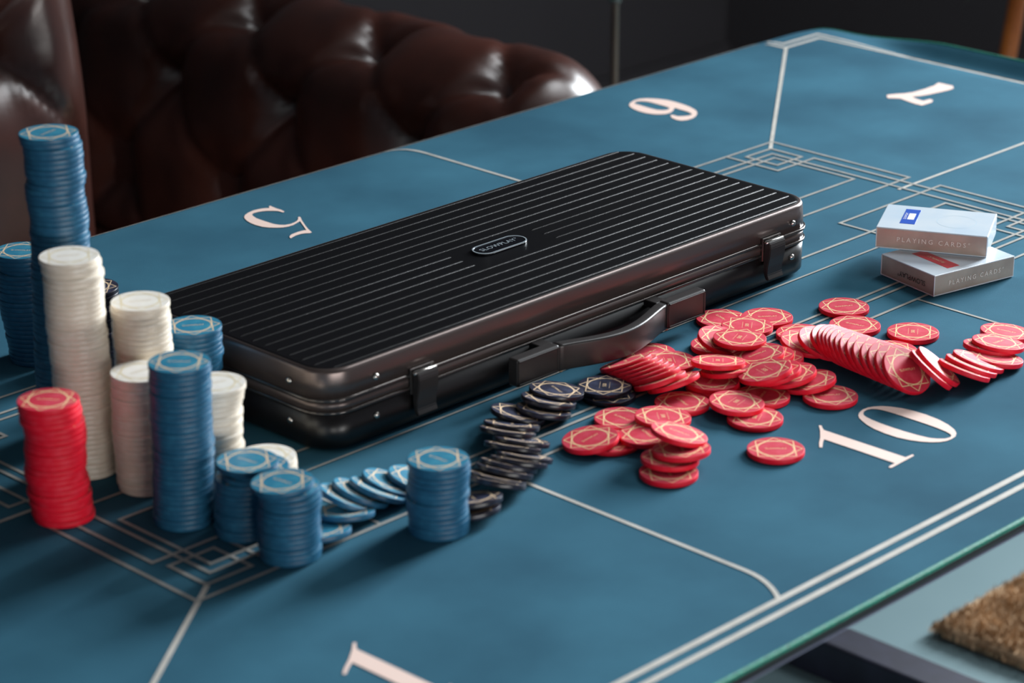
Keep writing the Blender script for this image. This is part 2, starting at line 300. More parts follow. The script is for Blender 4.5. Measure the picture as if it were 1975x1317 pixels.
def strip(name, pts, w, m=None, closed=False, lift=.00035):
    if m is None and w < .0030: m = M['print_fine']
    STRIPS.append(name); lift += .000012*len(STRIPS)      # crossing lines never share a plane
    P = [Vector((p[0], p[1])) for p in pts]; Q = []
    N = len(P)
    for i in range(N if closed else N-1):
        a, b = P[i], P[(i+1) % N]; k = max(1, int((b-a).length/.02))
        for j in range(k): Q.append(a+(b-a)*(j/k))
    if not closed: Q.append(P[-1])
    n = len(Q); vs, fs = [], []
    for i, p in enumerate(Q):
        pa = Q[i-1] if (closed or i > 0) else None; pb = Q[(i+1) % n] if (closed or i < n-1) else None
        d1 = (p-pa).normalized() if pa is not None else (pb-p).normalized(); d2 = (pb-p).normalized() if pb is not None else d1
        n1 = Vector((-d1.y, d1.x)); n2 = Vector((-d2.y, d2.x)); mn = (n1+n2)
        mn = mn.normalized() if mn.length > 1e-6 else n1
        k = w/2/max(.35, mn.dot(n1))
        for s in (-1, 1):
            q = p+mn*(s*k); vs.append((q.x, q.y, felt_z(q.x, q.y)+lift))
    for i in range(n if closed else n-1):
        j = (i+1) % n; fs.append((2*i, 2*j, 2*j+1, 2*i+1))
    return mesh_obj(name, vs, fs, m or M['print'], mat_o)
for d in (0, .0117):
    x0, x1, y0, y1 = -.8645-d, .8205+d, -.3207-d, .5457+d; a, b = .060, .043
    strip('border_line', [(x0+a, y0), (x1-a, y0), (x1-a, y0+b), (x1, y0+b), (x1, y1-b), (x1-a, y1-b), (x1-a, y1), (x0+a, y1), (x0+a, y1-b), (x0, y1-b), (x0, y0+b), (x0+a, y0+b)], .0048, closed=True)
def curl(x, y0, y1, sx, sy):
    L = [(x, y0), (x, y1-sy*.040)]
    for i in range(1, 7):
        t = i/6; L.append((x+sx*.0165*t*t, y1-sy*.040*(1-t)))
    return L
strip('divider_line', curl(-.2535, -.0665, -.3205, -1, -1), .0032)
strip('divider_line', curl(.2205, -.0665, -.3205, 1, -1), .0028)
strip('divider_line', curl(.2215, .2915, .5455, -1, 1), .0032)
strip('divider_line', curl(-.2665, .2915, .5455, -1, 1), .0032)
strip('divider_line', [(.4415, .1155), (.8205, .1155)], .0032)
strip('divider_line', [(-.4855, .1155), (-.8645, .1155)], .0032)
for cx_, cy_, sx, sy in ((.477, .2915, 1, 1), (-.521, .2915, -1, 1), (.477, -.0675, 1, -1), (-.521, -.0675, -1, -1)):
    strip('diagonal_line', [(cx_-sx*.0185, cy_-sy*.0135), (cx_+sx*.284, cy_+sy*.2105)], .0036)
W = .0028; XR, XL, YF, YN, YM = .4775, -.5205, .2915, -.0670, .1125
for s in (1, -1):                                  # art deco frame, mirrored far / near
    Y = lambda y: y if s == 1 else 2*YM-y
    xe = .329 if s == -1 else .24
    strip('frame_line', [(xe, Y(.1925)), (xe, Y(.130)), (XR, Y(.130)), (XR, Y(YF)), (XL, Y(YF)), (XL, Y(.130)), (-.367, Y(.130)), (-.367, Y(.1925))], W)
    strip('frame_line', [(-.367, Y(YF)), (-.367, Y(.1925)), (xe, Y(.1925)), (xe, Y(YF))], .0021)
    strip('frame_line', [(.4385, Y(.2570)), (.4385, Y(.1635)), (-.4815, Y(.1635)), (-.4815, Y(.2570))], W, closed=True)
    for X in (lambda x: x, lambda x: XR+XL-x):
        strip('corner_square', [(X(.4225), Y(.278)), (X(.459), Y(.278)), (X(.459), Y(.2405)), (X(.4225), Y(.2405))], W, closed=True)
strip('frame_line', [(.447, .2665), (.447, 2*YM-.2665), (-.490, 2*YM-.2665), (-.490, .2665)], W, closed=True)
for X in (lambda x: x, lambda x: XR+XL-x):
    strip('frame_line', [(X(.4095), YF), (X(.4095), .2295), (X(.4635), .2295), (X(.4635), 2*YM-.2295), (X(.4095), 2*YM-.2295), (X(.4095), YN)], W)
def glyph(name, outline, hole=None, off=(0, 0), label=None):
    bm = bmesh.new(); E = []
    for loop in ([outline, hole] if hole else [outline]):
        vv = [bm.verts.new((x+off[0], y+off[1], .0004)) for x, y in loop]
        for i in range(len(vv)): E.append(bm.edges.new((vv[i], vv[(i+1) % len(vv)])))
    bmesh.ops.triangle_fill(bm, use_beauty=True, edges=E, normal=(0, 0, 1))
    for f_ in bm.faces:
        if f_.normal.z < 0: f_.normal_flip()
    o = bm_obj(name, bm, M['numeral'], mat_o)
    if label: o['label'] = label
    return o
glyph('numeral', DIGITS['one'], label='first digit of the seat number 10'); glyph('numeral', DIGITS['zero'], DIGITS['zero_hole'], label='second digit of the seat number 10')
glyph('numeral', DIGITS['one'], off=(-.4515, -.0048), label='seat number 1'); glyph('numeral', DIGITS['five'], label='seat number 5')
glyph('numeral', DIGITS['six'], DIGITS['six_hole'], label='seat number 6'); glyph('numeral', DIGITS['seven'], label='seat number 7')

# ------------------------------------------------------------------ poker chips
CR, CT = .0200, .0036
def chip_mesh(m, mf):
    prof = [(0, CT/2), (CR-.00045, CT/2), (CR-.00012, CT/2-.00010), (CR, CT/2-.00035), (CR, -CT/2+.00035), (CR-.00012, -CT/2+.00010), (CR-.00045, -CT/2), (0, -CT/2)]
    S_ = 48; vs = [(0, 0, CT/2), (0, 0, -CT/2)]; fs = []
    for r, z in prof[1:-1]:
        vs += [(r*math.cos(2*math.pi*i/S_), r*math.sin(2*math.pi*i/S_), z) for i in range(S_)]
    for i in range(S_):
        j = (i+1) % S_
        fs.append((0, 2+i, 2+j))
        for k in range(5): fs.append((2+k*S_+i, 2+(k+1)*S_+i, 2+(k+1)*S_+j, 2+k*S_+j))
        fs.append((1, 2+5*S_+j, 2+5*S_+i))
    me = bpy.data.meshes.new('poker_chip'); me.from_pydata(vs, [], fs); me.update(); me.materials.append(m); me.materials.append(mf)
    me.polygons.foreach_set('use_smooth', [abs(p.normal.z) < .1 for p in me.polygons])
    me.polygons.foreach_set('material_index', [0 if len(p.vertices) == 4 else 1 for p in me.polygons])
    return me
def print_mesh(m, variant):
    vs, fs = [], []; z = CT/2+.00006; w = .00062
    def seg(a, b, w=w):
        a, b = Vector(a), Vector(b); d = (b-a).normalized(); n = Vector((-d.y, d.x))*(w/2); k = len(vs)
        vs.extend([(*(a-n), z), (*(b-n), z), (*(b+n), z), (*(a+n), z)]); fs.append((k, k+1, k+2, k+3))
    R1 = .0186
    for off in (0, 45):                           # two squares set across each other
        c = [(R1*math.cos(math.radians(off+90*i)), R1*math.sin(math.radians(off+90*i))) for i in range(4)]
        for i in range(4): seg(c[i], c[(i+1) % 4])
    ro, ri, S_ = .01300, .01236, 40                # ring inside the squares
    k = len(vs)
    for i in range(S_):
        a = 2*math.pi*i/S_; vs.extend([(ro*math.cos(a), ro*math.sin(a), z), (ri*math.cos(a), ri*math.sin(a), z)])
    for i in range(S_):
        j = (i+1) % S_; fs.append((k+2*i, k+2*j, k+2*j+1, k+2*i+1))
    if variant == 'A': tv, tf = text_verts('SLOWPLAY', .0030)
    else:
        tv, tf = text_verts('500', .0042)
        for s in (-1, 1): seg((-.0062, s*.0036), (.0062, s*.0036), .0002)
    k = len(vs); vs.extend([(v.x, v.y, z) for v in tv]); fs.extend([tuple(i+k for i in f_) for f_ in tf])
    n = len(vs)                                   # the same print on the underside
    vs.extend([(x, -y, -z_) for x, y, z_ in vs[:n]]); fs.extend([tuple(i+n for i in f_) for f_ in list(fs)])
    me = bpy.data.meshes.new('gold_print'); me.from_pydata(vs, [], fs); me.update(); me.materials.append(m)
    return me
CHIP = {c: chip_mesh(M['chip_'+c], M['face_'+c]) for c in ('red', 'blue', 'white', 'black')}
PRINT = {(c, v): print_mesh(M[g], v) for c, g in (('red', 'gold_red'), ('blue', 'gold'), ('white', 'gold_pale'), ('black', 'gold')) for v in 'AB'}
proto = {}
for c in CHIP:
    for v in 'AB':
        a = bpy.data.objects.new(c+'_poker_chip', CHIP[c]); b = bpy.data.objects.new('gold_print', PRINT[(c, v)]); b.parent = a; proto[(c, v)] = (a, b)
used_proto = set()
def chip(col, mtx, variant, label, group):
    a, b = proto[(col, variant)]
    if (col, variant) in used_proto:
        a2 = a.copy(); b2 = b.copy(); b2.parent = a2
    else:
        a2, b2 = a, b; used_proto.add((col, variant))
    scene.collection.objects.link(a2); scene.collection.objects.link(b2)
    a2.matrix_world = mtx
    tag(a2, label, 'poker chip', group)
    return a2
def frame(c, n, x):
    n = Vector(n).normalized(); x = Vector(x); x = (x-n*x.dot(n)).normalized(); y = n.cross(x)
    return Matrix(((x.x, y.x, n.x, c[0]), (x.y, y.y, n.y, c[1]), (x.z, y.z, n.z, c[2]+TZ+.0004), (0, 0, 0, 1)))
SIDE = Vector((.7006, -.7135, 0)); PX = .00034     # sideways direction used for the lean of each stack
rnd = random.Random(11)
def stack(phrase, col, n, base, lean, top_ang=0, var='A', jit=.00035, fwd=(0, 0), tilts={}):
    grp = '%s chips in %s' % (col, phrase)
    ca, sa = math.cos(math.radians(top_ang)), math.sin(math.radians(top_ang))
    back = Vector((.7135, .7006, 0))
    for i in range(n):
        q = i/(n-1)
        for (q0, d0), (q1, d1) in zip(lean[:-1], lean[1:]):
            if q0 <= q <= q1: off = d0+(d1-d0)*(q-q0)/max(1e-6, q1-q0); break
        p = Vector((base[0], base[1], 0)) + SIDE*(off*PX) + back*(fwd[0]+(fwd[1]-fwd[0])*q)
        p += Vector((rnd.gauss(0, jit), rnd.gauss(0, jit), 0)); p.z = CT*(i+.5)
        k = n-i
        nn = Vector((0, 0, 1))
        if k in tilts:
            dx, tx, dz = tilts[k]; p += SIDE*(dx*PX); p.z += dz; nn = (nn - SIDE*math.tan(math.radians(tx))).normalized()
        if k == 1: x = SIDE*ca+back*sa
        else: a = rnd.uniform(0, 6.28); x = Vector((math.cos(a), math.sin(a), 0))
        lab = ('%s poker chip on top of %s' % (col, phrase)) if k == 1 else (('%s poker chip at the bottom of %s' % (col, phrase)) if i == 0 else '%s poker chip, %s from top, %s' % (col, ordinal(k), phrase))
        chip(col, frame(p, nn, x), var if k == 1 else rnd.choice('AB'), lab, grp)
stack('the tallest blue stack', 'blue', 62, (-.4235, .1985), [(0, 2), (.3, 7), (.67, 17), (.79, 15), (.848, 12), (.852, 17), (.87, 17), (.9, 15), (.965, 14), (.975, 10), (1, 9)], 60)
stack('the blue stack at the left frame edge', 'blue', 24, (-.3473, .3376), [(0, 0), (.5, -14), (.78, -16), (.8, -10), (.9, -12), (1, -19)], -4)
stack('the tallest white stack', 'white', 43, (-.4458, .1419), [(0, 0), (.3, 0), (.5, -2), (.65, -6), (1, -7)], 10)
stack('the second tallest white stack', 'white', 32, (-.4045, .1283), [(0, 4), (.5, 2), (1, -1)], 10)
stack('the white stack left of the second tallest blue', 'white', 23, (-.4344, .0920), [(0, 0), (.4, -4), (1, -1)], 40)
stack('the only upright red stack', 'red', 23, (-.5035, .0935), [(0, 2), (.08, 2), (.25, -6), (.45, -7), (.62, -5), (.72, -1), (.8, -4), (.86, -11), (1, -13)], -8, jit=.0005)
stack('the second tallest blue stack', 'blue', 31, (-.4515, .0309), [(0, -3), (.3, 1), (.5, 4), (.8, 3), (1, 5)], 0)
stack('the white stack right of the second tallest blue', 'white', 22, (-.408, .048), [(0, 0), (.2, -2), (.3, -6), (.86, -8), (.95, 0), (1, 0)], 30, jit=.0008)
stack('the blue stack beside the case corner', 'blue', 22, (-.351, .1425), [(0, -16), (.55, -14), (.62, 2), (.8, 4), (.9, 1), (1, 3)], 10, jit=.0006)
stack('the low blue stack behind the frontmost one', 'blue', 14, (-.4348, -.0112), [(0, 0), (.6, 1), (1, 8)], -35, tilts={1: (0, 0, 0), 2: (22, 0, 0), 3: (12, 0, 0)})
stack('the frontmost low blue stack', 'blue', 14, (-.4376, -.0578), [(0, 0), (.7, 0), (1, -6)], -40, tilts={1: (-5, 3, .0012), 2: (4, 3, .0008), 3: (7, 2.4, .0005), 4: (5, 1.6, .0003)})
stack('the lone low blue stack beside black chips', 'blue', 14, (-.3467, -.0987), [(0, 3), (.22, 3), (.3, -1), (.6, 2), (.9, 6), (1, 4)], -40)
stack('the black stack behind the tallest white one', 'black', 17, (-.3226, .2967), [(0, 0), (1, 0)], 0)
stack('the white stack peeking behind low blue stacks', 'white', 10, (-.3993, .0082), [(0, 0), (1, 0)], 30)
LOOSE = [
    ('red', 0.159, -0.0399, 0.0018, 0.0, 0.0, 1.0, 0.844, -0.536, 0.0, 'A', 'red poker chip lying alone on the mat, closest below the card boxes'),
    ('red', 0.1325, -0.071, 0.0018, 0.0, 0.0, 1.0, 0.202, -0.979, 0.0, 'A', 'red poker chip lying flat, touching the back of the toppled red row'),
    ('red', 0.1516, -0.1126, 0.0018, 0.0, 0.0, 1.0, 0.822, 0.57, 0.0, 'B', "red poker chip lying alone right of the toppled red row's back"),
    ('red', 0.1086, -0.1236, 0.0018, 0.0, 0.0, 1.0, 0.996, -0.084, 0.0, 'A', "red poker chip lying flat, half hidden behind the toppled row's last chips"),
    ('red', -0.0984, -0.1789, 0.0018, 0.0, 0.0, 1.0, 0.696, -0.718, 0.0, 'A', 'red poker chip lying alone on the mat just left of numeral 10'),
    ('red', 0.005, -0.146, 0.0018, 0.0, 0.0, 1.0, 0.785, -0.62, 0.0, 'A', 'red poker chip lying flat above the 1 of numeral 10, tip of its fan'),
    ('red', -0.1673, -0.0871, 0.0018, 0.0, 0.0, 1.0, -0.459, -0.888, 0.0, 'A', 'red poker chip flat underneath the leftmost red chip, mostly covered'),
    ('red', -0.1798, -0.0794, 0.0054, -0.121, 0.073, 0.99, 0.99, -0.059, 0.125, 'A', 'leftmost red poker chip of the spilled pile, leaning on a chip beneath'),
    ('red', -0.1317, -0.0656, 0.0018, 0.0, 0.0, 1.0, -0.05, -0.999, 0.0, 'A', 'red poker chip lying flat just behind the leftmost red chip'),
    ('red', -0.1485, -0.1041, 0.0064, -0.029, 0.042, 0.999, -0.409, -0.912, 0.026, 'A', 'red poker chip tucked under the tilted chip, right of the leftmost one'),
    ('red', -0.1203, -0.094, 0.008, 0.045, -0.02, 0.999, -0.665, -0.747, 0.015, 'B', 'red poker chip resting on others, directly behind the tilted top chip'),
    ('red', -0.1788, -0.1509, 0.0018, 0.0, 0.0, 1.0, -0.654, -0.756, 0.0, 'A', 'bottom red poker chip of the four-chip slipped pile nearest the viewer'),
    ('red', -0.168, -0.1425, 0.0064, 0.042, 0.023, 0.999, 0.011, -1.0, 0.023, 'A', 'second red poker chip from the bottom of the four-chip slipped pile'),
    ('red', -0.1592, -0.145, 0.011, 0.012, 0.085, 0.996, -0.628, -0.774, 0.074, 'A', 'third red poker chip from the bottom of the four-chip slipped pile'),
    ('red', -0.1498, -0.1344, 0.0169, 0.202, -0.112, 0.973, 0.305, -0.937, -0.171, 'A', 'tilted red poker chip on top of the four-chip slipped pile'),
    ('red', -0.0795, -0.0769, 0.0018, 0.0, 0.0, 1.0, -0.35, -0.937, 0.0, 'A', 'red poker chip lying flat on the mat, below the pair beside the handle'),
    ('red', -0.0647, -0.1328, 0.0018, 0.0, 0.0, 1.0, 0.891, 0.454, 0.0, 'B', 'red poker chip lying flat, lower one of the overlapping trio above the lone chip'),
    ('red', -0.0292, -0.1106, 0.0018, 0.0, 0.0, 1.0, 0.927, 0.374, 0.0, 'A', 'red poker chip lying flat, rear one of the overlapping trio above the lone chip'),
    ('red', -0.0603, -0.1118, 0.0065, 0.035, -0.056, 0.998, 0.979, 0.205, -0.023, 'B', 'red poker chip on top of the overlapping trio above the lone chip'),
    ('red', 0.0096, -0.1227, 0.0057, -0.118, 0.143, 0.983, 0.974, -0.178, 0.143, 'A', 'red poker chip at the bottom right of the four-chip shingled row'),
    ('red', 0.003, -0.1096, 0.009, -0.152, 0.15, 0.977, 0.891, -0.406, 0.201, 'A', 'second red poker chip from the right of the four-chip shingled row'),
    ('red', -0.0083, -0.104, 0.0128, -0.163, 0.159, 0.974, -0.723, -0.691, -0.008, 'A', 'third red poker chip from the right of the four-chip shingled row'),
    ('red', -0.0171, -0.1025, 0.0158, -0.163, 0.157, 0.974, -0.369, -0.925, 0.087, 'B', 'topmost left red poker chip of the four-chip shingled row'),
    ('red', 0.0252, -0.08, 0.0056, -0.115, 0.117, 0.986, -0.175, -0.98, 0.096, 'A', 'lowest right red poker chip of the three-chip shingled row behind'),
    ('red', 0.0184, -0.0762, 0.009, -0.126, 0.127, 0.984, 0.836, 0.548, 0.037, 'A', 'middle red poker chip of the three-chip shingled row behind'),
    ('red', 0.0113, -0.0727, 0.0121, -0.137, 0.136, 0.981, 0.915, -0.362, 0.178, 'A', 'topmost left red poker chip of the three-chip shingled row behind'),
    ('red', -0.0388, -0.0715, 0.0018, 0.0, 0.0, 1.0, 0.905, 0.426, 0.0, 'A', "lower red poker chip of the flat pair in the pile's middle"),
    ('red', -0.0397, -0.0712, 0.0054, 0.0, 0.0, 1.0, 0.928, 0.371, 0.0, 'A', "upper red poker chip of the flat pair in the pile's middle"),
    ('red', -0.0216, -0.0712, 0.0094, 0.055, 0.194, 0.979, -0.642, -0.744, 0.184, 'A', 'red poker chip tipped away, under the similar one with boxed print'),
    ('red', -0.0231, -0.0627, 0.0139, 0.124, 0.095, 0.988, 0.76, 0.631, -0.156, 'B', "red poker chip tipped away, its boxed print upright, pile's middle left"),
    ('red', 0.0715, 0.0131, 0.0018, 0.0, 0.0, 1.0, -0.297, -0.955, 0.0, 'A', "red poker chip lying flat right beside the case handle's far end"),
    ('red', 0.0988, -0.011, 0.0018, 0.0, 0.0, 1.0, 0.762, -0.648, 0.0, 'A', 'red poker chip lying flat at the back of the pile, brand facing viewer'),
    ('red', 0.0254, -0.0211, 0.0018, 0.0, 0.0, 1.0, 0.877, -0.48, 0.0, 'A', 'red poker chip lying flat, bottom left of the rear heap'),
    ('red', 0.06, -0.0221, 0.0082, 0.009, -0.017, 1.0, 0.802, 0.597, 0.003, 'B', 'red poker chip with boxed print resting across two flat rear chips'),
    ('red', 0.0189, -0.0325, 0.0109, 0.065, -0.27, 0.961, 0.295, -0.915, -0.277, 'A', 'steeply tilted red poker chip sandwiched within the rear heap'),
    ('red', 0.0209, -0.047, 0.0158, 0.021, -0.008, 1.0, 0.925, 0.379, -0.016, 'B', 'topmost red poker chip of the rear heap'),
    ('red', -0.023, 0.0048, 0.0018, 0.0, 0.0, 1.0, 0.999, -0.042, 0.0, 'A', 'red poker chip lying flat just under the grip, behind the leaning fan'),
    ('red', -0.0317, -0.0228, 0.0056, 0.008, -0.01, 1.0, -0.646, -0.764, -0.003, 'B', 'red poker chip lying right of the leaning fan below the grip'),
    ('red', -0.0631, -0.0073, 0.0094, -0.025, 0.386, 0.922, -0.638, -0.717, 0.283, 'A', 'red poker chip, first from the left in the leaning fan below the grip'),
    ('red', -0.0639, -0.0137, 0.0094, -0.024, 0.387, 0.922, -0.674, -0.687, 0.271, 'A', 'red poker chip, second from the left in the leaning fan below the grip'),
    ('red', -0.0648, -0.02, 0.0094, -0.023, 0.388, 0.921, -0.694, -0.669, 0.264, 'A', 'red poker chip, third from the left in the leaning fan below the grip'),
    ('red', -0.0656, -0.0263, 0.0095, -0.022, 0.389, 0.921, -0.664, -0.694, 0.277, 'A', 'red poker chip, fourth from the left in the leaning fan below the grip'),
    ('red', -0.0665, -0.0326, 0.0095, -0.021, 0.391, 0.92, 0.748, 0.617, -0.244, 'A', 'red poker chip, fifth from the left in the leaning fan below the grip'),
    ('red', -0.0673, -0.0389, 0.0095, -0.02, 0.392, 0.92, 0.789, 0.571, -0.226, 'A', 'red poker chip, sixth from the left in the leaning fan below the grip'),
    ('red', -0.0718, -0.0484, 0.0094, -0.026, 0.387, 0.922, 0.809, 0.55, -0.208, 'A', "red poker chip leaning at the fan's front, second from its right end"),
    ('red', -0.0671, -0.0574, 0.0093, -0.059, 0.38, 0.923, 0.838, 0.521, -0.161, 'A', 'red poker chip leaning at the right end of the fan below grip'),
    ('red', 0.0894, -0.0527, 0.0018, 0.0, 0.0, 1.0, -0.605, -0.796, 0.0, 'A', 'red poker chip, first from the left in the long toppled row'),
    ('red', 0.0681, -0.0734, 0.006, 0.055, -0.207, 0.977, -0.12, -0.973, -0.199, 'A', 'red poker chip, second from the left in the long toppled row'),
    ('red', 0.0705, -0.0875, 0.0093, 0.085, -0.373, 0.924, 0.995, 0.086, -0.057, 'A', 'red poker chip, third from the left in the long toppled row'),
    ('red', 0.0709, -0.0982, 0.0115, 0.078, -0.493, 0.867, 0.969, 0.241, 0.05, 'A', 'red poker chip, fourth from the left in the long toppled row'),
    ('red', 0.0684, -0.1055, 0.0129, 0.045, -0.568, 0.822, 0.901, 0.378, 0.212, 'A', 'red poker chip, fifth from the left in the long toppled row'),
    ('red', 0.0678, -0.1098, 0.013, 0.04, -0.573, 0.818, 0.879, 0.409, 0.243, 'A', 'red poker chip, sixth from the left in the long toppled row'),
    ('red', 0.0673, -0.1136, 0.013, 0.036, -0.578, 0.816, -0.532, -0.702, -0.474, 'A', 'red poker chip, seventh from the left in the long toppled row'),
    ('red', 0.0667, -0.1179, 0.0131, 0.031, -0.583, 0.812, 0.999, -0.015, -0.05, 'A', 'red poker chip, eighth from the left in the long toppled row'),
    ('red', 0.0661, -0.1231, 0.0132, 0.025, -0.588, 0.808, 0.995, 0.091, 0.035, 'A', 'red poker chip, ninth from the left in the long toppled row'),
    ('red', 0.0654, -0.1283, 0.0133, 0.019, -0.594, 0.804, 0.954, -0.23, -0.193, 'A', 'red poker chip, tenth from the left in the long toppled row'),
    ('red', 0.0645, -0.1354, 0.0135, 0.011, -0.602, 0.798, -0.169, -0.788, -0.592, 'A', 'red poker chip, eleventh from the left in the long toppled row'),
    ('red', 0.0636, -0.142, 0.0136, 0.003, -0.609, 0.793, 0.917, -0.315, -0.245, 'A', 'red poker chip, twelfth from the left in the long toppled row'),
    ('red', 0.0626, -0.1499, 0.0138, -0.007, -0.618, 0.786, -0.482, -0.687, -0.544, 'A', 'red poker chip, thirteenth from the left in the long toppled row'),
    ('red', 0.0617, -0.1573, 0.0139, -0.017, -0.625, 0.78, 0.81, 0.449, 0.378, 'A', 'red poker chip, fourteenth from the left in the long toppled row'),
    ('red', 0.0606, -0.1651, 0.0141, -0.028, -0.633, 0.773, 0.89, 0.337, 0.307, 'A', 'red poker chip, fifteenth from the left in the long toppled row'),
    ('red', 0.0596, -0.173, 0.0142, -0.038, -0.641, 0.767, 0.975, -0.191, -0.111, 'A', 'last red poker chip of the long toppled row, its face turned to us'),
    ('red', 0.0724, -0.1856, 0.0146, 0.515, -0.413, 0.751, 0.792, -0.104, -0.601, 'A', 'red poker chip leaning steeply, left one of the pair after the toppled row'),
    ('red', 0.0828, -0.1848, 0.0141, 0.453, -0.448, 0.771, 0.834, 0.519, -0.189, 'A', 'red poker chip leaning steeply, right one of the pair after the toppled row'),
    ('red', 0.0996, -0.1964, 0.0095, 0.377, -0.102, 0.921, 0.871, 0.379, -0.314, 'A', 'red poker chip leaning edge-on, leftmost of three beside the right frame'),
    ('red', 0.1116, -0.1943, 0.0091, 0.35, -0.118, 0.929, 0.828, 0.504, -0.247, 'A', 'red poker chip leaning edge-on, middle of three beside the right frame'),
    ('red', 0.1245, -0.1918, 0.0082, 0.298, -0.13, 0.946, 0.854, 0.478, -0.203, 'A', 'red poker chip leaning edge-on, rightmost of three beside the right frame'),
    ('red', 0.1453, -0.1939, 0.0049, 0.153, -0.021, 0.988, 0.93, -0.334, -0.151, 'A', "red poker chip lying lowest of the four at the photo's right edge"),
    ('red', 0.16, -0.1773, 0.0053, 0.176, -0.008, 0.984, 0.134, -0.99, -0.032, 'A', "red poker chip second lowest of the four at the photo's right edge"),
    ('red', 0.1651, -0.1816, 0.0082, 0.139, -0.03, 0.99, 0.987, 0.088, -0.136, 'A', "red poker chip second highest of the four at the photo's right edge"),
    ('red', 0.1986, -0.1663, 0.0035, 0.083, -0.026, 0.996, 0.293, -0.955, -0.049, 'A', "red poker chip farthest back of the four at the photo's right edge"),
    ('black', -0.1043, -0.0272, 0.0018, 0.0, 0.0, 1.0, -0.581, -0.814, 0.0, 'A', 'black poker chip lying under the one next to the red fan'),
    ('black', -0.1021, -0.0217, 0.0057, -0.001, 0.015, 1.0, 0.78, 0.626, -0.009, 'B', 'black poker chip with boxed print on top, next to the red fan'),
    ('black', -0.1412, -0.01, 0.0107, 0.145, -0.018, 0.989, -0.344, -0.938, 0.034, 'A', "black poker chip lying nearest the handle's near end"),
    ('black', -0.156, -0.0163, 0.0096, 0.242, 0.001, 0.97, -0.413, -0.905, 0.104, 'A', 'black poker chip just under the one nearest the handle'),
    ('black', -0.1663, -0.0211, 0.0063, 0.227, 0.009, 0.974, 0.795, 0.575, -0.191, 'A', 'black poker chip third in the trio trailing from the handle'),
    ('black', -0.1847, -0.0135, 0.0068, 0.243, -0.068, 0.968, -0.684, -0.719, 0.121, 'A', 'black poker chip tilted at the far left start of the black row'),
    ('black', -0.2027, -0.025, 0.0073, 0.258, 0.105, 0.96, -0.675, -0.691, 0.257, 'A', 'black poker chip, first edge-on from the back in the toppled black row'),
    ('black', -0.2152, -0.033, 0.0084, 0.318, 0.114, 0.941, 0.776, 0.539, -0.327, 'A', 'black poker chip, second edge-on from the back in the toppled black row'),
    ('black', -0.2197, -0.051, 0.0082, 0.306, 0.103, 0.947, -0.569, -0.777, 0.268, 'A', 'black poker chip, third edge-on from the back in the toppled black row'),
    ('black', -0.232, -0.0547, 0.0089, 0.335, 0.131, 0.933, 0.829, 0.43, -0.358, 'A', 'black poker chip, fourth edge-on from the back in the toppled black row'),
    ('black', -0.2383, -0.0716, 0.0087, 0.335, 0.107, 0.936, 0.927, -0.217, -0.306, 'A', 'black poker chip, fifth edge-on from the back in the toppled black row'),
    ('black', -0.2479, -0.0759, 0.0094, 0.363, 0.134, 0.922, -0.576, -0.746, 0.336, 'A', 'black poker chip, sixth edge-on from the back in the toppled black row'),
    ('black', -0.2571, -0.0753, 0.0094, 0.374, 0.096, 0.923, 0.671, 0.659, -0.341, 'A', 'black poker chip, seventh edge-on from the back in the toppled black row'),
    ('black', -0.2651, -0.0793, 0.0093, 0.373, 0.072, 0.925, -0.622, -0.72, 0.306, 'A', 'black poker chip, eighth edge-on from the back in the toppled black row'),
    ('black', -0.2768, -0.0838, 0.009, 0.361, 0.061, 0.931, 0.19, -0.982, -0.01, 'A', 'black poker chip, ninth edge-on from the back in the toppled black row'),
    ('black', -0.2828, -0.0893, 0.0095, 0.374, 0.121, 0.919, -0.628, -0.697, 0.347, 'A', 'black poker chip, tenth edge-on from the back in the toppled black row'),
    ('black', -0.3178, -0.1001, 0.0051, 0.014, 0.166, 0.986, 0.998, 0.053, -0.023, 'A', 'black poker chip lowest, half hidden behind the lone low blue stack'),
    ('black', -0.3142, -0.0982, 0.01, 0.067, 0.224, 0.972, -0.507, -0.832, 0.226, 'A', 'black poker chip second lowest, half hidden behind the lone low blue stack'),
    ('blue', -0.3147, -0.0452, 0.0079, 0.254, -0.177, 0.951, 0.272, -0.931, -0.246, 'A', 'blue poker chip, first from the right in the toppled blue row'),
    ('blue', -0.3317, -0.0381, 0.0088, 0.311, -0.174, 0.935, 0.828, 0.533, -0.176, 'A', 'blue poker chip, second from the right in the toppled blue row'),
    ('blue', -0.3461, -0.0415, 0.0097, 0.39, -0.103, 0.915, -0.104, -0.992, -0.068, 'A', 'blue poker chip, third from the right in the toppled blue row'),
    ('blue', -0.3573, -0.0369, 0.0098, 0.376, -0.161, 0.913, 0.892, 0.331, -0.309, 'A', 'blue poker chip, fourth from the right in the toppled blue row'),
    ('blue', -0.3697, -0.0371, 0.01, 0.387, -0.153, 0.909, 0.711, 0.678, -0.188, 'A', 'blue poker chip, fifth from the right in the toppled blue row'),
    ('blue', -0.3791, -0.0451, 0.0056, 0.125, 0.145, 0.981, -0.596, -0.78, 0.192, 'A', 'blue poker chip, sixth from the right in the toppled blue row'),
    ('blue', -0.4069, -0.0525, 0.0043, 0.04, 0.118, 0.992, -0.611, -0.783, 0.118, 'A', 'blue poker chip, seventh from the right in the toppled blue row'),
]
for col, x, y, z, nx, ny, nz, ax, ay, az, var, lab in LOOSE:
    chip(col, frame((x, y, z), (nx, ny, nz), (ax, ay, az)), var, lab, 'spilled %s chips' % col)

